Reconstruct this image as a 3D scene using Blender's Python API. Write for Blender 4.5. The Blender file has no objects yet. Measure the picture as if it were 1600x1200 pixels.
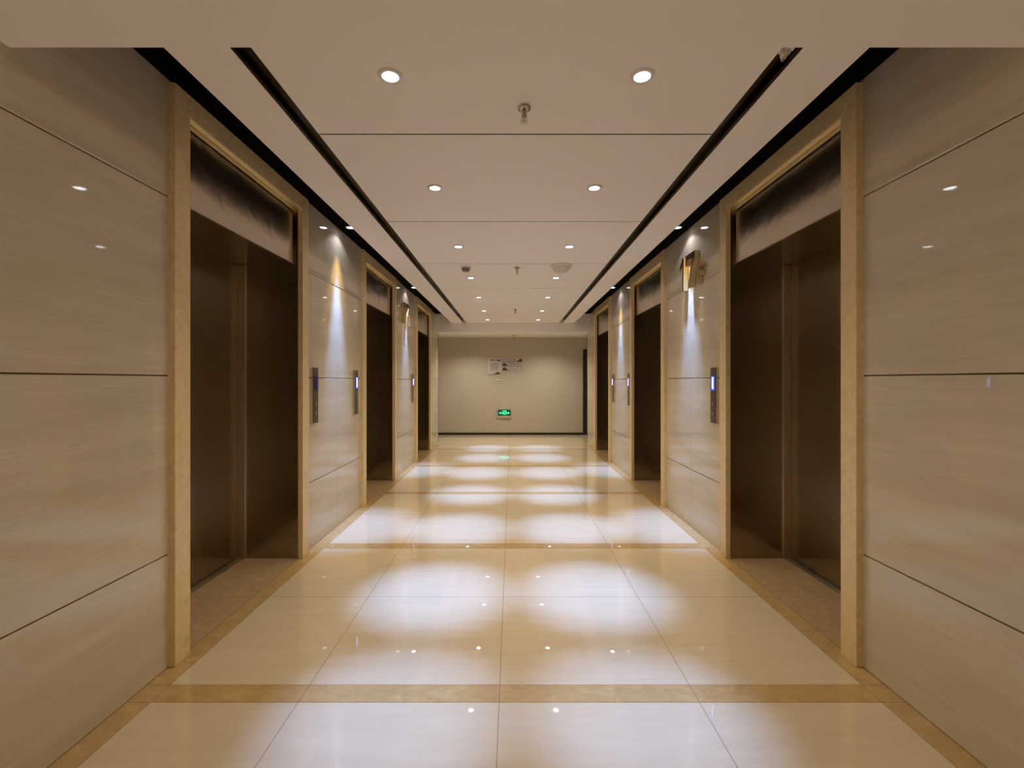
import bpy, bmesh, math, random
from mathutils import Vector, Matrix
PI = math.pi
sc = bpy.context.scene
C = sc.collection
# ---------------------------------------------------------------- camera, world, light settings
F_PX = 728.0; CAM_H = 1.284; CAM_X = -0.0165
cd = bpy.data.cameras.new('camera'); cam = bpy.data.objects.new('camera', cd); C.objects.link(cam)
cd.sensor_width = 36.0; cd.lens = F_PX / 1600 * 36.0; cd.shift_y = -5.0 / 1600; cd.clip_start = 0.02
cam.location = (CAM_X, 0, CAM_H); cam.rotation_euler = (PI/2, 0, 0)
sc.camera = cam
w = bpy.data.worlds.new('world'); sc.world = w; w.use_nodes = True
w.node_tree.nodes['Background'].inputs[0].default_value = (0, 0, 0, 1)
w.node_tree.nodes['Background'].inputs[1].default_value = 0
sc.view_settings.view_transform = 'Standard'; sc.view_settings.look = 'None'
sc.view_settings.gamma = 1; sc.view_settings.use_curve_mapping = False
sc.view_settings.exposure = 0.2
sc.cycles.max_bounces = 12; sc.cycles.diffuse_bounces = 7; sc.cycles.glossy_bounces = 6
sc.cycles.sample_clamp_indirect = 3.0; sc.cycles.use_denoising = True
sc.cycles.caustics_reflective = True; sc.cycles.blur_glossy = 0.1
SPOT_W, WIDE_W, WASH_W = 300.0, 30.0, 330.0      # narrow beam, wide spill, wall washer
LAMP_COL = (0.36, 0.63, 1.38); WIDE_COL = (1.0, 0.85, 0.62)
LENS_E = 14.0

# ---------------------------------------------------------------- helpers
def mat(name, base, rough=0.5, metal=0.0, spec=0.5, emit=None, estr=0.0, coat=0.0):
    m = bpy.data.materials.new(name); m.use_nodes = True
    b = m.node_tree.nodes['Principled BSDF']
    b.inputs['Base Color'].default_value = (*base, 1); b.inputs['Roughness'].default_value = rough
    b.inputs['Metallic'].default_value = metal; b.inputs['Specular IOR Level'].default_value = spec
    b.inputs['Coat Weight'].default_value = coat
    if emit:
        b.inputs['Emission Color'].default_value = (*emit, 1); b.inputs['Emission Strength'].default_value = estr
    return m
def nd(m, t, **kw):
    n = m.node_tree.nodes.new(t)
    for k, v in kw.items(): setattr(n, k, v)
    return n
def lk(m, a, b): m.node_tree.links.new(a, b)
def stretched_noise(m, scale, nscale, detail=4, rough=0.6, dist=0.0):
    g = nd(m, 'ShaderNodeNewGeometry'); mp = nd(m, 'ShaderNodeMapping'); mp.inputs['Scale'].default_value = scale
    lk(m, g.outputs['Position'], mp.inputs['Vector'])
    n = nd(m, 'ShaderNodeTexNoise'); n.inputs['Scale'].default_value = nscale; n.inputs['Detail'].default_value = detail
    n.inputs['Roughness'].default_value = rough; n.inputs['Distortion'].default_value = dist
    lk(m, mp.outputs['Vector'], n.inputs['Vector']); return n
def ramp(m, fac, stops):
    r = nd(m, 'ShaderNodeValToRGB'); cr = r.color_ramp
    while len(cr.elements) < len(stops): cr.elements.new(0.5)
    for e, (p, c) in zip(cr.elements, stops): e.position = p; e.color = (*c, 1)
    lk(m, fac, r.inputs['Fac']); return r
def mixc(m, a, b, fac, mode='MIX'):
    x = nd(m, 'ShaderNodeMix', data_type='RGBA', blend_type=mode)
    if isinstance(fac, float): x.inputs[0].default_value = fac
    else: lk(m, fac, x.inputs[0])
    for s, v in ((x.inputs[6], a), (x.inputs[7], b)):
        if isinstance(v, tuple): s.default_value = (*v, 1)
        else: lk(m, v, s)
    return x.outputs[2]
def math_n(m, op, a, b=None, c=None):
    x = nd(m, 'ShaderNodeMath', operation=op)
    for s, v in zip(x.inputs, (a, b, c)):
        if v is None: continue
        if isinstance(v, (int, float)): s.default_value = v
        else: lk(m, v, s)
    return x.outputs[0]

def add_box(bm, x0, x1, y0, y1, z0, z1, bev=0.0, seg=1):
    t = bmesh.new(); bmesh.ops.create_cube(t, size=1)
    for v in t.verts:
        v.co = Vector(((x0+x1)/2 + v.co.x*abs(x1-x0), (y0+y1)/2 + v.co.y*abs(y1-y0), (z0+z1)/2 + v.co.z*abs(z1-z0)))
    if bev: bmesh.ops.bevel(t, geom=list(t.edges), offset=bev, segments=seg, affect='EDGES', profile=0.5)
    me = bpy.data.meshes.new('t'); t.to_mesh(me); t.free(); bm.from_mesh(me); bpy.data.meshes.remove(me)
def add_lathe(bm, prof, n=40, cx=0, cy=0, cz=0, cap=True):
    rings = []
    for r, z in prof:
        rings.append([bm.verts.new((cx + r*math.cos(2*PI*i/n), cy + r*math.sin(2*PI*i/n), cz + z)) for i in range(n)])
    for a, b in zip(rings, rings[1:]):
        for i in range(n): bm.faces.new((a[i], a[(i+1) % n], b[(i+1) % n], b[i]))
    if cap:
        bm.faces.new(list(reversed(rings[0]))); bm.faces.new(rings[-1])
def add_prism(bm, pts, h, bev=0.0):
    """outline in local x,z ; extruded along +y by h"""
    t = bmesh.new()
    vs = [t.verts.new((p[0], 0, p[1])) for p in pts]; f = t.faces.new(vs)
    e = bmesh.ops.extrude_face_region(t, geom=[f])
    for v in e['geom']:
        if isinstance(v, bmesh.types.BMVert): v.co.y += h
    bmesh.ops.recalc_face_normals(t, faces=list(t.faces))
    if bev: bmesh.ops.bevel(t, geom=list(t.edges), offset=bev, segments=1, affect='EDGES')
    me = bpy.data.meshes.new('t'); t.to_mesh(me); t.free(); bm.from_mesh(me); bpy.data.meshes.remove(me)
def obj(name, bm, m, parent=None, smooth=False, mats=None):
    me = bpy.data.meshes.new(name)
    bmesh.ops.recalc_face_normals(bm, faces=list(bm.faces))
    bm.to_mesh(me); bm.free()
    for x in (mats or [m]): me.materials.append(x)
    if smooth:
        for p in me.polygons: p.use_smooth = True
        me.set_sharp_from_angle(angle=math.radians(35))
    o = bpy.data.objects.new(name, me); C.objects.link(o)
    if parent: o.parent = parent
    return o
def thing(name, label, cat, loc=(0, 0, 0), rotz=0, group=None):
    o = bpy.data.objects.new(name, None); C.objects.link(o); o.empty_display_size = 0.1
    o.location = loc; o.rotation_euler = (0, 0, rotz); o['label'] = label; o['category'] = cat
    if group: o['group'] = group
    return o
def tag(o, label, cat, group=None):
    o['label'] = label; o['category'] = cat
    if group: o['group'] = group
    return o
def struct(name, bm, m, label=None, **k):
    o = obj(name, bm, m, **k); o['kind'] = 'structure'
    if label: o['label'] = label
    return o
def dup(root, loc, rotz, label, group=None):
    r = root.copy(); C.objects.link(r); r.location = loc; r.rotation_euler = (0, 0, rotz); r['label'] = label
    if group: r['group'] = group
    for ch in list(root.children):
        c = ch.copy(); C.objects.link(c); c.parent = r
        for g in ch.children:
            d = g.copy(); C.objects.link(d); d.parent = c
    return r
B = bmesh.new
def box_bm(*a, **k):
    b = B(); add_box(b, *a, **k); return b

# ---------------------------------------------------------------- dimensions
HW = 1.557          # half width to the tiled wall
FACE = 1.526        # front of the stone casings
DOORX = 1.985       # elevator door plane
CEIL = 2.453; COVE = 2.635
NEAR_B = 1.43; NEAR_Z = 2.307
FAR_B = 9.40; FAR_B2 = 9.72; FAR_Z = 2.269
END = 11.06; CROSS_Z = 2.317
BACK = -3.2
SLOT0, SLOT1, CEDGE = 0.932, 1.007, 1.238
PORT = [(2.085, 3.465), (4.735, 6.11), (7.37, 8.745)]
PIER = [4.10, 6.74]

# ---------------------------------------------------------------- materials
# polished stone floor: cream slabs, golden bands and borders
M_floor = mat('polished_floor_stone', (0.6, 0.5, 0.36), 0.02)
def build_floor_mat(m):
    b = m.node_tree.nodes['Principled BSDF']
    g = nd(m, 'ShaderNodeNewGeometry'); s = nd(m, 'ShaderNodeSeparateXYZ'); lk(m, g.outputs['Position'], s.inputs[0])
    X, Y = s.outputs[0], s.outputs[1]
    vein = stretched_noise(m, (1.2, 9, 1), 2.2, 6, 0.62, 0.4)
    cream = ramp(m, vein.outputs['Fac'], [(0.3, (0.60, 0.49, 0.34)), (0.5, (0.625, 0.515, 0.36)), (0.72, (0.655, 0.55, 0.395))])
    gv = stretched_noise(m, (4, 6, 1), 3.0, 8, 0.65, 0.8)
    gold = ramp(m, gv.outputs['Fac'], [(0.3, (0.42, 0.27, 0.115)), (0.55, (0.50, 0.335, 0.15)), (0.75, (0.57, 0.40, 0.20))])
    sv = stretched_noise(m, (5, 5, 1), 3.5, 9, 0.7, 1.2)
    sill = ramp(m, sv.outputs['Fac'], [(0.3, (0.38, 0.26, 0.14)), (0.55, (0.46, 0.33, 0.19)), (0.75, (0.54, 0.40, 0.24))])
    yy = math_n(m, 'SUBTRACT', Y, 1.8585 - 1.7094*8)
    md = math_n(m, 'MODULO', yy, 1.7094)                       # 0..1.7094 within one module
    inband = math_n(m, 'LESS_THAN', md, 0.1094)
    ax = math_n(m, 'ABSOLUTE', X)
    border = math_n(m, 'GREATER_THAN', ax, 1.46)
    recess = math_n(m, 'GREATER_THAN', ax, 1.5585)
    lobby = math_n(m, 'LESS_THAN', Y, 9.35)
    recess = math_n(m, 'MULTIPLY', recess, lobby)
    border = math_n(m, 'MULTIPLY', border, lobby)
    inband = math_n(m, 'MULTIPLY', inband, lobby)
    goldmask = math_n(m, 'MAXIMUM', inband, border)
    col = mixc(m, cream.outputs[0], gold.outputs[0], goldmask)
    col = mixc(m, col, sill.outputs[0], recess)
    # thin dark joints
    def line(v, at, hw=0.0018):
        return math_n(m, 'COMPARE', v, at, hw)
    lines = None
    js = [line(X, -0.871), line(X, -0.068), line(X, 0.732), line(ax, 1.46), line(ax, 1.5585, 0.0025),
          line(md, 0.003), line(md, 0.1094), line(md, 0.9094), line(Y, 9.35, 0.004)]
    for j in js: lines = j if lines is None else math_n(m, 'MAXIMUM', lines, j)
    col = mixc(m, col, (0.16, 0.10, 0.05), math_n(m, 'MULTIPLY', lines, 0.6))
    lk(m, col, b.inputs['Base Color'])
    sm = stretched_noise(m, (1, 1, 1), 1.6, 5, 0.6)
    rr = nd(m, 'ShaderNodeMapRange'); lk(m, sm.outputs['Fac'], rr.inputs[0])
    rr.inputs[1].default_value = 0.35; rr.inputs[2].default_value = 0.75; rr.inputs[3].default_value = 0.006; rr.inputs[4].default_value = 0.02
    lk(m, rr.outputs[0], b.inputs['Roughness'])
build_floor_mat(M_floor)

# wood-vein polished wall tile
M_wall = mat('wood_vein_wall_tile', (0.42, 0.33, 0.24), 0.035)
def build_wall_mat(m):
    b = m.node_tree.nodes['Principled BSDF']
    g = nd(m, 'ShaderNodeNewGeometry')
    fine = stretched_noise(m, (2, 2, 80), 1.6, 6, 0.6, 0.25)
    broad = stretched_noise(m, (1, 0.55, 5.5), 1.5, 4, 0.55, 0.6)
    a = ramp(m, fine.outputs['Fac'], [(0.3, (0.585, 0.515, 0.385)), (0.5, (0.625, 0.555, 0.42)), (0.7, (0.66, 0.59, 0.455))])
    c = ramp(m, broad.outputs['Fac'], [(0.3, (0.90, 0.88, 0.86)), (0.5, (0.98, 0.97, 0.96)), (0.7, (1.05, 1.05, 1.05))])
    col = mixc(m, a.outputs[0], c.outputs[0], 1.0, 'MULTIPLY')
    lk(m, col, b.inputs['Base Color'])
build_wall_mat(M_wall)
M_grout = mat('tile_joint', (0.10, 0.07, 0.045), 0.7)
# stone casing round the elevators
M_casing = mat('honed_gold_stone', (0.44, 0.31, 0.15), 0.32)
def build_casing(m):
    b = m.node_tree.nodes['Principled BSDF']
    n = stretched_noise(m, (7, 7, 7), 3.0, 9, 0.72, 0.5)
    r = ramp(m, n.outputs['Fac'], [(0.32, (0.68, 0.51, 0.25)), (0.5, (0.78, 0.605, 0.32)), (0.7, (0.85, 0.68, 0.40))])
    f = stretched_noise(m, (90, 90, 90), 3.0, 2, 0.6)
    r2 = ramp(m, f.outputs['Fac'], [(0.3, (0.85, 0.83, 0.8)), (0.6, (1.04, 1.04, 1.04))])
    lk(m, mixc(m, r.outputs[0], r2.outputs[0], 1.0, 'MULTIPLY'), b.inputs['Base Color'])
build_casing(M_casing)
# bronze brushed steel
def steel(name, base, rough, bump=0.02, wav=0.0):
    m = mat(name, base, rough, 1.0)
    b = m.node_tree.nodes['Principled BSDF']
    if wav:
        wn = stretched_noise(m, (1, 2.2, 2.6), 2.0, 2, 0.4, 0.6)
        bp = nd(m, 'ShaderNodeBump'); bp.inputs['Strength'].default_value = wav; bp.inputs['Distance'].default_value = 0.05
        lk(m, wn.outputs['Fac'], bp.inputs['Height']); lk(m, bp.outputs[0], b.inputs['Normal'])
    return m
M_door = steel('dark_bronze_door_steel', (0.375, 0.32, 0.24), 0.20, wav=0.08)
M_inner = steel('inner_frame_steel', (0.58, 0.50, 0.39), 0.28)
M_header = steel('bronze_header_steel', (0.68, 0.58, 0.47), 0.24, wav=0.10)
M_floorglare = mat('floor_glare_metal', (1.0, 0.84, 0.46), 0.42, 1.0)  # bright gold: floor glare on the casing underside put into the colour
M_sill = steel('aluminium_sill', (0.6, 0.55, 0.48), 0.35)
M_black = mat('matt_black_paint', (0.0022, 0.002, 0.0018), 0.8, spec=0.02)
M_gap = mat('shadow_gap_black', (0.012, 0.008, 0.006), 0.8, spec=0.1)
M_ceil = mat('warm_white_ceiling_paint', (0.93, 0.905, 0.87), 0.55, spec=0.3)
M_slot = mat('dark_gloss_slot_metal', (0.11, 0.085, 0.058), 0.10, 1.0)
M_endwall = mat('beige_wall_paint', (0.52, 0.46, 0.36), 0.7, spec=0.2)
def endw(m):
    b = m.node_tree.nodes['Principled BSDF']
    n = stretched_noise(m, (60, 60, 60), 2.0, 3, 0.6)
    bp = nd(m, 'ShaderNodeBump'); bp.inputs['Strength'].default_value = 0.15; bp.inputs['Distance'].default_value = 0.004
    lk(m, n.outputs['Fac'], bp.inputs['Height']); lk(m, bp.outputs[0], b.inputs['Normal'])
endw(M_endwall)
M_base = mat('black_skirting', (0.018, 0.014, 0.010), 0.25)
M_ring = mat('white_fixture_ring', (0.75, 0.72, 0.70), 0.3)
M_ring_dark = mat('black_fixture_ring', (0.03, 0.03, 0.035), 0.3)
M_lens = mat('lit_lamp_lens', (0.9, 0.9, 0.9), 0.3, emit=(0.90, 0.93, 1.0), estr=LENS_E)
M_chrome = mat('aged_chrome', (0.42, 0.36, 0.30), 0.22, 1.0)
M_brass = mat('brass_bulb', (0.55, 0.12, 0.05), 0.2)
M_white = mat('off_white_plastic', (0.78, 0.73, 0.65), 0.4)
M_grey = mat('grey_plastic', (0.22, 0.20, 0.18), 0.4)
M_panel = mat('brushed_grey_steel', (0.17, 0.145, 0.115), 0.35, 0.9)
M_paneledge = mat('polished_steel_edge', (0.62, 0.55, 0.45), 0.18, 1.0)
M_glow_blue = mat('blue_display_glow', (0.01, 0.02, 0.2), 0.3, emit=(0.02, 0.08, 1.0), estr=1.3)
M_glow_white = mat('white_blue_digit_glow', (0.6, 0.7, 1), 0.3, emit=(0.72, 0.80, 1.0), estr=3.2)
M_dim_blue = mat('dim_blue_display', (0.004, 0.005, 0.03), 0.1, emit=(0.01, 0.015, 0.22), estr=0.12)
M_btn = mat('steel_button', (0.22, 0.18, 0.15), 0.4, 0.6)
M_signface = mat('bronze_dark_reflection', (0.32, 0.26, 0.20), 0.25, 1.0)  # bronze with the dark reflection of the black cove put into its colour
M_signside = mat('lit_gold_letter_side', (0.72, 0.58, 0.30), 0.38, 0.7)  # letter sides coloured lighter, as lit by the cove spotlight
M_signpanel = mat('pale_grey_sign_board', (0.60, 0.56, 0.52), 0.4)
M_ink = mat('dark_brown_ink', (0.075, 0.055, 0.035), 0.5)
M_inkmid = mat('grey_brown_ink', (0.26, 0.21, 0.18), 0.5)
M_inkpale = mat('pale_grey_ink', (0.42, 0.37, 0.35), 0.5)
M_exitbody = mat('exit_sign_housing', (0.42, 0.40, 0.36), 0.3)
M_exitgreen = mat('dark_green_exit_panel', (0.0, 0.035, 0.018), 0.3, emit=(0.0, 0.10, 0.04), estr=0.25)
M_exitlit = mat('lit_green_pictogram', (0.1, 0.8, 0.4), 0.3, emit=(0.05, 1.0, 0.40), estr=1.0)
M_doordark = mat('dark_fire_door', (0.02, 0.016, 0.013), 0.35)
M_film = mat('wrinkled_clear_film', (0.55, 0.50, 0.46), 0.18, 0.5)

# ---------------------------------------------------------------- room shell
struct('floor', box_bm(-4.2, 4.2, BACK-0.1, END+0.1, -0.1, 0), M_floor)

def side_wall(s, name):
    segs = [(BACK, PORT[0][0]+0.03)]
    for k, c in enumerate(PIER):
        segs += [(PORT[k][1]-0.03, c), (c, PORT[k+1][0]+0.03)]
    segs.append((PORT[2][1]-0.03, FAR_B2))
    rows = [(0, 0.505), (0.505, 1.307), (1.307, 2.110), (2.110, 2.64)]
    b = B()
    for y0, y1 in segs:
        for z0, z1 in rows:
            add_box(b, s*HW, s*(HW+0.02), y0+0.0008, y1-0.0008, z0+(0.0025 if z0 else 0), z1-0.0025, bev=0.0028)
    w = struct(name, b, M_wall)
    g = B()
    for y0, y1 in [(BACK, PORT[0][0]+0.03), (PORT[0][1]-0.03, PORT[1][0]+0.03), (PORT[1][1]-0.03, PORT[2][0]+0.03), (PORT[2][1]-0.03, FAR_B2-0.002)]:
        add_box(g, s*(HW+0.009), s*(HW+0.18), y0+0.001, y1-0.001, 0, 2.64)
    o = obj('joint_backing', g, M_grout, w)
for s, n in ((-1, 'wall_left'), (1, 'wall_right')): side_wall(s, n)

struct('wall_back', box_bm(-1.8, 1.8, BACK-0.1, BACK, 0, 2.66), M_wall)
struct('wall_end', box_bm(-4.2, 4.2, END, END+0.1, 0, 2.6), M_endwall)
b = B()
for s in (-1, 1): add_box(b, s*1.738, s*4.2, 9.55, FAR_B2, 0, 2.6)
struct('wall_cross_front', b, M_endwall)
struct('wall_cross_left', box_bm(-4.3, -4.2, 9.5, END+0.1, 0, 2.6), M_endwall)
struct('wall_cross_right', box_bm(4.2, 4.3, 9.5, END+0.1, 0, 2.6), M_endwall)

# near lowered ceiling and far beam
struct('trim_1', box_bm(-1.75, 1.75, BACK, NEAR_B, NEAR_Z, 2.70), M_ceil, label='lowered plain ceiling band over the foreground')
struct('trim_2', box_bm(-1.75, 1.75, FAR_B, FAR_B2, FAR_Z, 2.70), M_ceil, label='beam closing the far end of the lobby ceiling')
struct('trim_3', box_bm(-4.2, 4.2, FAR_B2, END, CROSS_Z, 2.40), M_ceil, label='ceiling of the cross passage beyond the beam')
# black recessed coves along the walls
for i, s in enumerate((-1, 1)):
    b = B(); add_box(b, s*(CEDGE-0.03), s*(HW+0.19), NEAR_B, FAR_B, COVE, COVE+0.06)
    add_box(b, s*(CEDGE-0.012), s*(CEDGE-0.002), NEAR_B, FAR_B, CEIL+0.014, COVE)
    struct('trim_%d' % (4+i), b, M_black, label='matt black recessed cove along the %s wall' % ('left', 'right')[i])
# main ceiling panels
b = B()
jy = [NEAR_B-0.05, 2.21, 3.42, 4.655, 5.89, 7.13, 8.40, FAR_B]
for y0, y1 in zip(jy, jy[1:]):
    add_box(b, -SLOT0, SLOT0, y0+0.005, y1-0.005, CEIL, CEIL+0.014)
for s in (-1, 1): add_box(b, s*SLOT1, s*CEDGE, NEAR_B-0.05, FAR_B, CEIL, CEIL+0.014)
c = struct('ceiling', b, M_ceil)
g = B(); add_box(g, -SLOT0+0.004, SLOT0-0.004, NEAR_B, FAR_B, CEIL+0.016, COVE)
for y in jy[1:-1]: add_box(g, -SLOT0+0.001, SLOT0-0.001, y-0.0048, y+0.0048, CEIL+0.0012, CEIL+0.017)
obj('panel_backing', g, M_gap, c)
# slots
for i, s in enumerate((-1, 1)):
    g = B(); y0, y1 = NEAR_B-0.03, FAR_B-0.002
    add_box(g, s*(SLOT0+0.0003), s*(SLOT0+0.002), y0, y1, CEIL+0.0015, CEIL+0.075)
    add_box(g, s*(SLOT1-0.002), s*(SLOT1-0.0003), y0, y1, CEIL+0.0015, CEIL+0.075)
    add_box(g, s*(SLOT0-0.003), s*(SLOT1+0.003), y0, y1, CEIL+0.075, CEIL+0.079)
    add_box(g, s*(SLOT1-0.008), s*(SLOT1-0.002), y0, y1, CEIL+0.010, CEIL+0.013)
    o = obj('air_slot', g, M_slot)
    tag(o, 'long dark glossy slot in the ceiling on the %s side of the lobby' % ('left', 'right')[i], 'ceiling slot', 'ceiling slots')
# corner strips at the far opening, skirting and door of the end wall
for i, s in enumerate((-1, 1)):
    struct('trim_%d' % (6+i), box_bm(s*(HW-0.003), s*(HW+0.03), FAR_B2, FAR_B2+0.02, 0, FAR_Z+0.02), M_base, label='black corner strip at the %s end of the lobby wall' % ('left', 'right')[i])
struct('baseboard_end', box_bm(-4.2, 1.66, END-0.012, END, 0, 0.055), M_base)
d1 = B(); add_box(d1, 1.72, 2.57, END-0.035, END-0.006, 0.004, 1.97)
d1 = struct('door_1', d1, M_doordark)
db = B()
add_box(db, 1.665, 1.722, END-0.05, END, 0, 2.03); add_box(db, 2.568, 2.63, END-0.05, END, 0, 2.03); add_box(db, 1.722, 2.568, END-0.05, END, 1.972, 2.03)
obj('door_frame', db, M_doordark, d1)

# ---------------------------------------------------------------- elevators
def mitre_prism(b, pts, x0, x1):
    """polygon in y,z extruded in x with small bevel"""
    t = bmesh.new(); vs = [t.verts.new((x0, p[0], p[1])) for p in pts]; f = t.faces.new(vs)
    e = bmesh.ops.extrude_face_region(t, geom=[f])
    for v in e['geom']:
        if isinstance(v, bmesh.types.BMVert): v.co.x = x1
    bmesh.ops.recalc_face_normals(t, faces=list(t.faces))
    bmesh.ops.bevel(t, geom=list(t.edges), offset=0.0015, segments=1, affect='EDGES')
    me = bpy.data.meshes.new('t'); t.to_mesh(me); t.free(); b.from_mesh(me); bpy.data.meshes.remove(me)
def make_elevator(label):
    """local frame: opening faces -x (right-hand wall); y runs along the wall, centred; x measured from FACE"""
    t = thing('elevator_doorway', label, 'elevator', (FACE, 0, 0), 0, 'elevator doorways along the lobby walls')
    hw = (PORT[1][1]-PORT[1][0])/2; iw = hw - 0.1; top = 2.622; it = 2.518
    D = DOORX - FACE
    for s in (-1, 1):
        b = B(); mitre_prism(b, [(s*hw, 0.001), (s*hw, top), (s*iw, it), (s*iw, 0.001)], 0, 0.034)
        obj('side_casing', b, M_casing, t)
    b = B(); mitre_prism(b, [(-hw, top), (hw, top), (iw, it), (-iw, it)], 0, 0.034)
    obj('head_casing', b, M_casing, t)
    b = B(); add_box(b, 0.002, 0.036, -iw+0.001, iw-0.001, it-0.004, it-0.0005); obj('lit_underside_strip', b, M_floorglare, t)  # added strip, coloured bright for floor light on the head casing underside
    # steel lining of the deep reveal: stepped profile
    for s in (-1, 1):
        b = B()
        add_box(b, 0.034, D-0.05, s*(iw+0.002), s*(iw+0.03), 0.001, it)
        add_box(b, 0.034, 0.044, s*(iw-0.006), s*(iw+0.002), 0.001, it-0.002)
        obj('jamb_lining', b, M_door, t)
        b = B(); add_box(b, D-0.05, D+0.04, s*(iw-0.012), s*(iw+0.029), 0.001, 2.119, bev=0.002)
        obj('inner_frame', b, M_inner, t)
    b = B()
    add_box(b, 0.050, 0.066, -iw+0.05, iw-0.05, 2.125, it-0.045, bev=0.003)
    add_box(b, 0.048, 0.052, -iw+0.05, iw-0.05, 2.119, 2.126)
    h = obj('header_panel', b, M_header, t)
    b = B()
    add_box(b, 0.066, 0.08, -iw, iw, 2.119, it+0.02)
    add_box(b, 0.037, 0.066, -iw, iw, it-0.03, it-0.006)
    add_box(b, 0.066, D+0.04, -iw, iw, 2.120, 2.135)
    add_box(b, 0.042, 0.050, -iw, iw, it-0.045, it-0.036)
    obj('reveal_soffit', b, M_door, t)
    for s in (-1, 1):
        b = B(); add_box(b, D+0.004, D+0.03, s*0.0025, s*(iw-0.014), 0.006, 2.119, bev=0.001)
        obj('door_panel', b, M_door, t)
    b = B(); add_box(b, D-0.035, D+0.03, -iw+0.012, iw-0.012, 0.0005, 0.006)
    for gx in (D-0.026, D-0.012): add_box(b, gx, gx+0.005, -iw+0.012, iw-0.012, 0.005, 0.008)
    obj('door_sill', b, M_sill, t)
    return t
el = make_elevator('dark bronze elevator doorway in gold stone casing, nearest one on the right wall')
def portc(i): return (PORT[i][0]+PORT[i][1])/2
el.location = (FACE, portc(0), 0)
ordw = ['nearest one', 'middle one', 'farthest one']
for i in (1, 2): dup(el, (FACE, portc(i), 0), 0, 'dark bronze elevator doorway in gold stone casing, %s on the right wall' % ordw[i])
for i in (0, 1, 2): dup(el, (-FACE, portc(i), 0), PI, 'dark bronze elevator doorway in gold stone casing, %s on the left wall' % ordw[i])

# ---------------------------------------------------------------- downlights
def spot(parent_name, loc, size, blend, power, col, rad=0.03, rot=(0, 0, 0)):
    l = bpy.data.lights.new(parent_name, 'SPOT'); l.spot_size = math.radians(size); l.spot_blend = blend
    l.energy = power; l.color = col; l.shadow_soft_size = rad
    o = bpy.data.objects.new(parent_name, l); C.objects.link(o); o.location = loc; o.rotation_euler = rot
    return o
def make_downlight(ring):
    t = thing('downlight', '', 'ceiling light')
    b = B(); prof = [(0.030, -0.001), (0.031, -0.006), (0.036, -0.008), (0.044, -0.0065), (0.047, -0.003), (0.0475, 0.0), (0.030, 0.0), (0.030, -0.001)]
    add_lathe(b, prof, 48, cap=False); obj('trim_ring', b, ring, t, smooth=True)
    b = B(); add_lathe(b, [(0.0001, -0.0045), (0.018, -0.0042), (0.0302, -0.0030), (0.0302, -0.0005)], 48, cap=False)
    obj('lens', b, M_lens, t, smooth=True)
    return t
def lamp(loc, k=1.0, core=27):
    """one lamp: cool narrow core, warm wide lobe"""
    spot('downlight_beam', loc, core, 1.0, SPOT_W*k, LAMP_COL, 0.025)
    spot('downlight_spill', loc, 125, 1.0, WIDE_W*k, WIDE_COL, 0.025)
DLY = [1.784, 2.818, 4.05, 5.28, 6.51, 7.77, 8.88]
row_word = ['first', 'second', 'third', 'fourth', 'fifth', 'sixth', 'seventh']
dl = make_downlight(M_ring); first = True
def place(src, loc, label, group, isfirst):
    if isfirst:
        src.location = loc; src['label'] = label; src['group'] = group; return src
    return dup(src, loc, 0, label, group)
for s, side in ((-1, 'left'), (1, 'right')):
    for i, y in enumerate(DLY):
        place(dl, (s*0.482, y, CEIL), 'small round lit downlight, %s from the front in the %s ceiling row' % (row_word[i], side), 'downlights in the lobby ceiling', first)
        first = False
        k = 0.72 if i == 0 else 1.0
        lamp((s*0.482, y, CEIL-0.012), k)
# unseen lights added behind the viewer, to give bounce on the near surfaces
for s, side in ((-1, 'left'), (1, 'right')):
    for y, wd in ((-1.0, 'just behind'), (-2.2, 'farther behind')):
        dup(dl, (s*0.482, y, NEAR_Z), 0, 'added unseen fill downlight %s the viewpoint on the %s' % (wd, side), 'added fill downlights behind the viewpoint')
        lamp((s*0.482, y, NEAR_Z-0.012), 1.0)
for x, side in ((-0.98, 'left'), (0.80, 'right')):
    dup(dl, (x, 10.12, CROSS_Z), 0, 'small round lit downlight in the cross passage ceiling, %s one' % side, 'downlights in the cross passage')
    spot('downlight_spill', (x, 10.12, CROSS_Z-0.012), 140, 0.8, WIDE_W*2.2, (1.0, 0.93, 0.80), 0.025)
for x, side in ((-3.2, 'left'), (3.2, 'right')):  # unseen fill lamps at both ends, fixtures added to go with them
    dup(dl, (x, 10.12, CROSS_Z), 0, 'added fill downlight at the far %s end of the cross passage, out of sight' % side, 'downlights in the cross passage')
    spot('downlight_spill', (x, 10.12, CROSS_Z-0.012), 150, 0.8, WIDE_W*0.6, (1.0, 0.93, 0.80), 0.025)
# wall washers in the black coves
wl = make_downlight(M_ring_dark); first = True
for s, side in ((-1, 'left'), (1, 'right')):
    for i, y in enumerate(PIER):
        place(wl, (s*1.438, y, COVE), 'round lit spotlight in the %s black cove above the %s wall pier' % (side, ('nearer', 'farther')[i]), 'spotlights in the black coves', first)
        first = False
        p = (s*1.438, y, COVE-0.012)
        spot('cove_beam', p, 32, 1.0, WASH_W, LAMP_COL, 0.02)
        spot('cove_ring', p, 52, 0.7, WASH_W*0.10, (1.0, 0.68, 0.25), 0.02)
        spot('cove_spill', p, 128, 0.25, WASH_W*0.0085, (0.8, 0.82, 1.0), 0.02)

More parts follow.
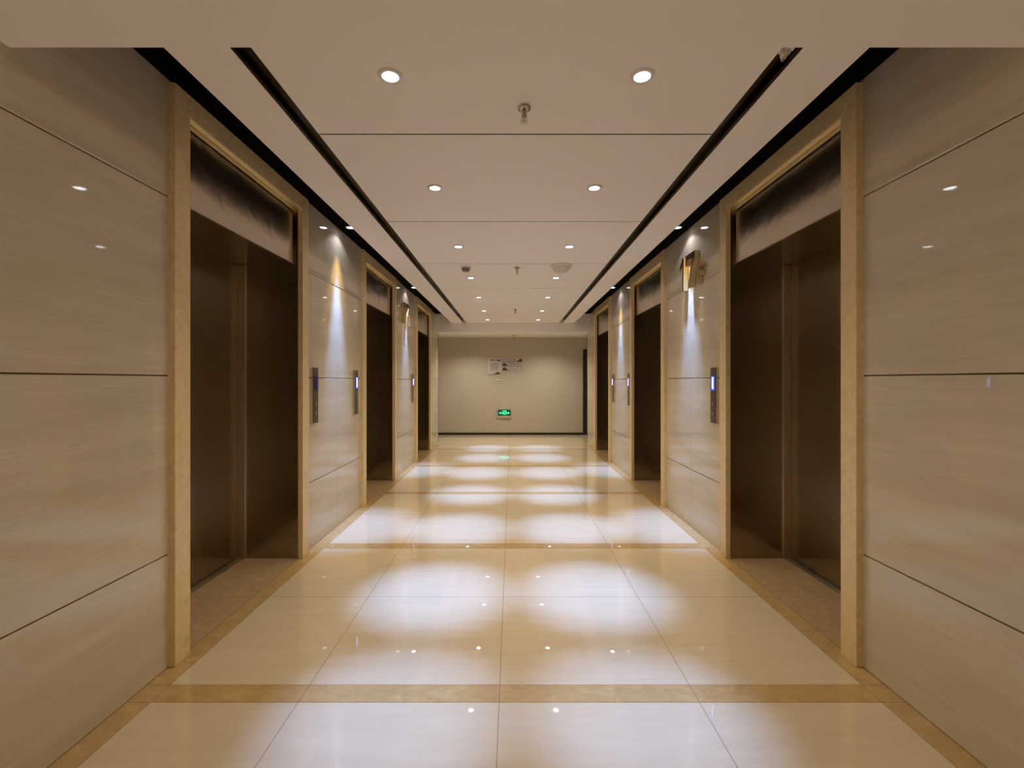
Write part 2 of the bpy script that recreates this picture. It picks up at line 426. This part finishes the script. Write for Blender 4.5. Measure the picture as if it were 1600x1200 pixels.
# ---------------------------------------------------------------- ceiling fittings
def make_sprinkler():
    t = thing('sprinkler', '', 'sprinkler')
    b = B(); add_lathe(b, [(0.001, 0), (0.024, 0), (0.028, -0.004), (0.027, -0.010), (0.017, -0.016), (0.011, -0.017), (0.001, -0.017)], 32, cap=False)
    obj('ceiling_cup', b, M_chrome, t, smooth=True)
    b = B(); add_lathe(b, [(0.001, -0.016), (0.009, -0.016), (0.009, -0.034), (0.012, -0.035), (0.012, -0.041), (0.006, -0.043), (0.001, -0.043)], 24, cap=False)
    for s in (-1, 1):
        for k in range(6):
            a0, a1 = k/6*PI, (k+1)/6*PI
            z0, z1 = -0.042-0.026*k/6, -0.042-0.026*(k+1)/6
            r0 = 0.004 + 0.008*math.sin(a0); r1 = 0.004 + 0.008*math.sin(a1)
            add_box(b, s*(r0+r1)/2-0.0018, s*(r0+r1)/2+0.0018, -0.002, 0.002, z1-0.0006, z0)
    obj('body', b, M_chrome, t, smooth=True)
    b = B(); add_lathe(b, [(0.001, -0.0425), (0.003, -0.046), (0.003, -0.060), (0.001, -0.066)], 16, cap=False)
    obj('glass_bulb', b, M_brass, t, smooth=True)
    b = B(); add_lathe(b, [(0.001, -0.067), (0.006, -0.067), (0.007, -0.069), (0.001, -0.070)], 24, cap=False)
    for k in range(10):
        a = 2*PI*k/10; tb = bmesh.new(); bmesh.ops.create_cube(tb, size=1)
        for v in tb.verts: v.co = Matrix.Rotation(a, 3, 'Z') @ Vector((0.0105 + v.co.x*0.011, v.co.y*0.0042, -0.0685+v.co.z*0.0014))
        me = bpy.data.meshes.new('t'); tb.to_mesh(me); tb.free(); b.from_mesh(me); bpy.data.meshes.remove(me)
    obj('deflector', b, M_chrome, t)
    return t
sp = make_sprinkler(); first = True
for y, z, lb in ((1.99, CEIL, 'chrome pendant sprinkler on the ceiling between the two front downlights'),
                 (4.80, CEIL, 'small pendant sprinkler between the smoke detector and the round dome'),
                 (7.62, CEIL, 'tiny pendant sprinkler near the far end of the lobby ceiling'),
                 (10.52, CROSS_Z, 'tiny pendant sprinkler hanging beyond the far beam above the wall signs')):
    place(sp, (0.036, y, z), lb, 'ceiling sprinklers', first); first = False

t = thing('smoke_detector', 'small round smoke detector on the ceiling left of the sprinkler', 'smoke detector', (-0.488, 4.76, CEIL))
b = B(); add_lathe(b, [(0.001, 0), (0.052, 0), (0.053, -0.012), (0.049, -0.018), (0.001, -0.018)], 40, cap=False); obj('base', b, M_white, t, smooth=True)
b = B(); add_lathe(b, [(0.046, -0.018), (0.044, -0.032), (0.036, -0.036), (0.001, -0.036)], 40, cap=False)
for k in range(14):
    a = 2*PI*k/14; tb = bmesh.new(); bmesh.ops.create_cube(tb, size=1)
    for v in tb.verts: v.co = Matrix.Rotation(a, 3, 'Z') @ Vector((0.032 + v.co.x*0.006, v.co.y*0.008, -0.042+v.co.z*0.014))
    me = bpy.data.meshes.new('t'); tb.to_mesh(me); tb.free(); b.from_mesh(me); bpy.data.meshes.remove(me)
add_lathe(b, [(0.035, -0.048), (0.033, -0.053), (0.001, -0.054)], 32, cap=False)
obj('sensor_head', b, M_grey, t, smooth=True)

t = thing('ceiling_dome', 'large round cream dome on the ceiling right of the sprinkler', 'ceiling dome', (0.482, 4.72, CEIL))
b = B(); add_lathe(b, [(0.001, 0), (0.108, 0), (0.112, -0.006), (0.108, -0.014), (0.094, -0.020), (0.090, -0.016)], 56, cap=False); obj('flange', b, M_white, t, smooth=True)
prof = [(0.091*math.cos(a), -0.016-0.062*math.sin(a)) for a in [k/12*PI/2 for k in range(12)]] + [(0.001, -0.078)]
b = B(); add_lathe(b, prof, 56, cap=False)
for k in range(3):
    a = (k+2)/7*PI/2; r = 0.091*math.cos(a)+0.001; z = -0.016-0.062*math.sin(a)
    add_lathe(b, [(r, z), (r+0.0018, z-0.0015), (r-0.001, z-0.004)], 56, cap=False)
obj('dome_cover', b, M_white, t, smooth=True)

# crumpled protective film at the near end of the right slot
random.seed(4); b = B(); nx, ny = 12, 16; gr = []
for j in range(ny+1):
    row = []
    for i in range(nx+1):
        u, v = i/nx, j/ny
        row.append(b.verts.new((0.942 + 0.056*u, 1.58 + 0.14*v*(0.75+0.5*u), CEIL + 0.010 + 0.022*v + random.uniform(-0.005, 0.005))))
    gr.append(row)
for j in range(ny):
    for i in range(nx): b.faces.new((gr[j][i], gr[j][i+1], gr[j+1][i+1], gr[j+1][i]))
o = obj('protective_film', b, M_film); tag(o, 'crumpled silvery film stuck in the near end of the right ceiling slot', 'film')
md = o.modifiers.new('thickness', 'SOLIDIFY'); md.thickness = 0.0008

# ---------------------------------------------------------------- call panels
def make_panel(lit, label, cat='call panel'):
    """local: back on the wall at x=0, front towards -x, centred in y; z from world floor"""
    t = thing('call_panel', label, cat, (0, 0, 0), 0, 'elevator call panels on the wall piers')
    z0, z1 = 0.955, 1.388
    b = B(); add_box(b, -0.018, 0, -0.05, 0.05, z0, z1, bev=0.0015); obj('edge_frame', b, M_paneledge, t)
    b = B(); add_box(b, -0.021, -0.017, -0.045, 0.045, z0+0.004, z1-0.004, bev=0.001); f = obj('face_plate', b, M_panel, t)
    b = B(); add_box(b, -0.0235, -0.0195, -0.029, 0.029, 1.210, 1.318, bev=0.001); d = obj('display', b, M_glow_blue if lit else M_dim_blue, t)
    if lit:
        b = B(); add_box(b, -0.0245, -0.0233, -0.009, 0.009, 1.222, 1.312); obj('lit_digit', b, M_glow_white, d)
    for z in (1.105, 1.03):
        tb = B(); add_box(tb, -0.0245, -0.020, -0.018, 0.018, z-0.017, z+0.017, bev=0.0015)
        bt = obj('call_button', tb, M_btn, t)
        s = 1 if z > 1.06 else -1
        tb = B(); 
        vs = [tb.verts.new((-0.0248, p[0], z + s*p[1])) for p in ((-0.007, -0.005), (0.007, -0.005), (0, 0.007))]
        tb.faces.new(vs); e = bmesh.ops.extrude_face_region(tb, geom=list(tb.faces))
        for v in e['geom']:
            if isinstance(v, bmesh.types.BMVert): v.co.x = -0.0243
        obj('arrow_mark', tb, M_white, bt)
    return t
pon = make_panel(True, 'slim steel call panel with lit blue display on the right wall beside the nearest elevator')
pon.location = (HW, 3.60, 0)
dup(pon, (HW, 6.215, 0), 0, 'slim steel call panel with lit display on the right farther pier, beside the middle elevator')
dup(pon, (HW, 7.20, 0), 0, 'slim steel call panel with lit display on the right farther pier, beside the farthest elevator')
dup(pon, (-HW, 4.56, 0), PI, 'slim steel call panel with lit blue display on the left wall before the middle elevator')
dup(pon, (-HW, 7.17, 0), PI, 'slim steel call panel with lit display on the left wall before the farthest elevator')
poff = make_panel(False, 'slim steel call panel with dark display on the left wall just past the nearest elevator')
poff.location = (-HW, 3.61, 0); poff.rotation_euler = (0, 0, PI)

# ---------------------------------------------------------------- floor number signs 17F
G1 = [(0.050, 0), (0.095, 0), (0.095, 0.295), (0.055, 0.295), (0.045, 0.268), (0.0, 0.235), (0.0, 0.185), (0.050, 0.215)]
G7 = [(0, 0.24), (0.0, 0.295), (0.205, 0.295), (0.205, 0.245), (0.150, 0.150), (0.115, 0), (0.062, 0), (0.095, 0.130), (0.148, 0.245), (0.042, 0.245), (0.042, 0.20), (0.0, 0.20)]
GF = [(0, 0), (0.035, 0), (0.035, 0.068), (0.088, 0.068), (0.088, 0.098), (0.035, 0.098), (0.035, 0.135), (0.100, 0.135), (0.100, 0.165), (0, 0.165)]
def make_sign(label):
    """local: x along the text, -y towards the viewer, back at y=0"""
    t = thing('floor_number_sign', label, 'number sign', (0, 0, 0), 0, 'raised floor number signs')
    for nm, g, ox, oz in (('numeral_one', G1, -0.26, 0), ('numeral_seven', G7, -0.125, 0), ('letter_f', GF, 0.115, 0)):
        b = B(); pts = [(p[0]+ox, p[1]+oz) for p in g]
        add_prism(b, pts, 0.038)
        for v in b.verts: v.co.y -= 0.044
        b.normal_update()
        o = obj(nm, b, None, t, mats=[M_signside, M_signface])
        for p in o.data.polygons:
            if abs(p.normal.y) > 0.9: p.material_index = 1
        # stand-off pins
        for pz in (0.03, max(q[1] for q in g)-0.03):
            b = B()
            xs = {'numeral_one': 0.072, 'numeral_seven': 0.09 if pz < 0.1 else 0.17, 'letter_f': 0.017}[nm]
            add_box(b, ox+xs-0.004, ox+xs+0.004, -0.008, 0, pz-0.004, pz+0.004)
            obj('mounting_pin', b, M_signface, o)
    return t
# right wall: text reads from far (left) to near (right): local +x -> world -y
sg = make_sign('raised bronze 17F floor number on the right wall pier beside the nearest elevator')
sg.location = (HW, 3.985, 2.085); sg.rotation_euler = (0, 0, -PI/2)
dup(sg, (-HW, 6.72, 2.085), PI/2, 'raised bronze 17F floor number on the left wall between the far elevators')

# ---------------------------------------------------------------- end wall signs
PX = END / F_PX
def wx(px): return CAM_X + (px - 800) * PX
def wz(py): return CAM_H + (595 - py) * PX
def rect(b, x0, x1, y0, y1, d0, d1):
    add_box(b, wx(x0), wx(x1), END-d1, END-d0, wz(y1), wz(y0))
def poly(b, pts, d0, d1):
    t = bmesh.new(); vs = [t.verts.new((wx(p[0]), END-d0, wz(p[1]))) for p in pts]; f = t.faces.new(vs)
    e = bmesh.ops.extrude_face_region(t, geom=[f])
    for v in e['geom']:
        if isinstance(v, bmesh.types.BMVert): v.co.y = END-d1
    bmesh.ops.recalc_face_normals(t, faces=list(t.faces))
    me = bpy.data.meshes.new('t'); t.to_mesh(me); t.free(); b.from_mesh(me); bpy.data.meshes.remove(me)
def root_at(o):  # keep geometry in world coordinates under an empty at the wall
    return o
t = thing('wall_poster', 'pale square-framed poster on the end wall, left of the three direction strips', 'poster')
b = B(); rect(b, 762.8, 782.9, 560.3, 586.0, 0, 0.010); obj('board', b, M_signpanel, t)
b = B(); rect(b, 766, 773.8, 562.1, 563.6, 0.010, 0.0115); rect(b, 776.1, 781.7, 561.7, 564.5, 0.010, 0.0115); obj('heading', b, M_ink, t)
b = B(); rect(b, 766.0, 778.6, 567.0, 578.2, 0.010, 0.011)
b2 = obj('blank_square', b, M_inkpale, t)
b = B(); rect(b, 766, 777, 579.0, 579.6, 0.010, 0.011); rect(b, 765, 772, 581.4, 581.8, 0.010, 0.011); obj('caption_line', b, M_inkmid, t)
b = B(); poly(b, [(762.9, 585.6), (762.9, 584.9), (771, 584.6), (775, 582.5), (777, 581.0), (779, 580.7), (780.5, 582.4), (781.9, 583.6), (781.9, 584.9)], 0.010, 0.0115); obj('hill_motif', b, M_ink, t)

def strokes(b, x0, x1, y0, y1, n, seed):
    """square brush-like characters of short strokes"""
    rnd = random.Random(seed); w = (x1-x0)/n
    for k in range(n):
        a = x0 + k*w; e = a + w*0.78
        h = y1-y0
        for q in (0.08, 0.46, 0.84):
            if rnd.random() < 0.85: rect(b, a + rnd.uniform(0, 0.2)*w, e - rnd.uniform(0, 0.1)*w, y0+h*q, y0+h*(q+0.16), 0.008, 0.0095)
        for q in (0.1, 0.5, 0.85):
            if rnd.random() < 0.75: rect(b, a+(e-a)*q*0.8, a+(e-a)*(q*0.8+0.2), y0+h*rnd.uniform(0, 0.2), y1-h*rnd.uniform(0, 0.15), 0.008, 0.0095)
strips = [
 ('top', 560.0, 565.7, [(807.5, 564.9), (809.2, 563.3), (811.5, 561.8), (813, 560.3), (814.6, 560.2), (815.9, 561.6), (816, 564.9)], 'L', (791.0, 806.5, 561.0, 563.2, 8)),
 ('middle', 566.9, 572.5, [(785.1, 571.8), (785.1, 569.0), (786.5, 567.4), (788.5, 567.2), (790.5, 568.3), (792.3, 569.5), (792.0, 571.8)], None, (794.4, 815.4, 567.7, 569.7, 9)),
 ('bottom', 573.9, 579.4, [(785.1, 578.7), (785.1, 576.2), (786.5, 574.4), (788.8, 574.1), (791.0, 575.2), (793.2, 576.7), (792.6, 578.7)], 'R', (794.4, 804.5, 574.9, 576.6, 5))]
for nm, y0, y1, hill, arrow, tx in strips:
    t = thing('direction_sign', 'pale direction strip with dark hill motif on the end wall, %s of the three strips' % nm, 'sign', group='direction strips on the end wall')
    b = B(); rect(b, 784.7, 816.1, y0, y1, 0, 0.008); obj('board', b, M_signpanel, t)
    b = B(); poly(b, hill, 0.008, 0.0098); rect(b, 785.1, 816.0, y1-0.95, y1-0.3, 0.008, 0.0095); obj('hill_motif', b, M_ink, t)
    b = B(); strokes(b, *tx, seed=len(nm)); obj('lettering', b, M_inkmid if nm == 'bottom' else M_ink, t)
    if arrow == 'L':
        b = B(); poly(b, [(786.2, 562.2), (788.0, 561.0), (788.0, 561.9), (789.8, 561.9), (789.8, 562.6), (788.0, 562.6), (788.0, 563.5)], 0.008, 0.0095); obj('arrow', b, M_inkmid, t)
    if arrow == 'R':
        b = B(); poly(b, [(815.2, 575.6), (813.4, 576.8), (813.4, 575.95), (811.4, 575.95), (811.4, 575.2), (813.4, 575.2), (813.4, 574.4)], 0.008, 0.0095)
        obj('arrow', b, M_ink, t); b = B(); poly(b, [(805.3, 577.0), (806.3, 575.6), (808.6, 574.8), (808.9, 575.4), (807.0, 576.3), (806.2, 577.4)], 0.008, 0.0095); obj('swoosh_mark', b, M_ink, t)
t = thing('light_switch', 'small square light switch on the end wall below the poster', 'switch')
b = B(); rect(b, 776.1, 781.4, 592.9, 598.0, 0, 0.008); obj('back_plate', b, M_white, t)
b = B(); rect(b, 776.8, 778.6, 594.6, 597.2, 0.008, 0.011); rect(b, 779.0, 780.7, 594.6, 597.2, 0.008, 0.011); obj('rocker', b, M_inkmid, t)

t = thing('exit_sign', 'green lit exit sign with running figure low on the end wall', 'exit sign')
b = B(); rect(b, 777.0, 798.2, 638.9, 653.0, 0, 0.028); obj('housing', b, M_exitbody, t)
b = B()
top = [(778.2, 641.0)] + [(788 + 9.8*math.cos(a), 641.0 - 1.3*math.sin(a)) for a in [PI - k*PI/10 for k in range(11)]] + [(797.9, 641.0)]
poly(b, [(778.2, 649.2)] + top + [(797.9, 649.2)], 0.028, 0.030); pn = obj('lit_panel', b, M_exitgreen, t)
b = B()
# arrows
poly(b, [(779.8, 645.2), (782.0, 643.3), (782.4, 644.3), (784.2, 644.3), (784.2, 646.0), (782.4, 646.0), (782.0, 647.2)], 0.030, 0.0315)
poly(b, [(796.4, 645.2), (794.4, 643.4), (794.0, 644.4), (792.0, 644.4), (792.0, 646.0), (794.0, 646.0), (794.4, 647.1)], 0.030, 0.0315)
# doorway
for r in ((788.9, 789.5, 641.3, 648.0), (789.5, 791.3, 641.3, 641.9), (790.7, 791.5, 641.3, 648.0), (784.3, 788.9, 641.3, 641.9)): rect(b, *r, 0.030, 0.0315)
# running figure
cx, cy = 786.9, 642.9
poly(b, [(cx+0.6*math.cos(a*PI/5), cy+0.6*math.sin(a*PI/5)) for a in range(10)], 0.030, 0.0315)
poly(b, [(785.6, 643.6), (787.4, 643.7), (788.0, 646.0), (786.0, 646.2)], 0.030, 0.0315)
poly(b, [(786.2, 645.9), (787.0, 646.0), (785.9, 647.3), (784.6, 648.1), (784.3, 647.6), (785.4, 646.9)], 0.030, 0.0315)
poly(b, [(787.0, 645.8), (787.9, 645.8), (788.6, 648.0), (787.9, 648.1)], 0.030, 0.0315)
poly(b, [(784.2, 644.6), (785.8, 643.7), (786.0, 644.3), (784.5, 645.2)], 0.030, 0.0315)
poly(b, [(787.2, 643.8), (788.7, 645.0), (788.4, 645.5), (787.0, 644.6)], 0.030, 0.0315)
obj('pictogram', b, M_exitlit, pn)
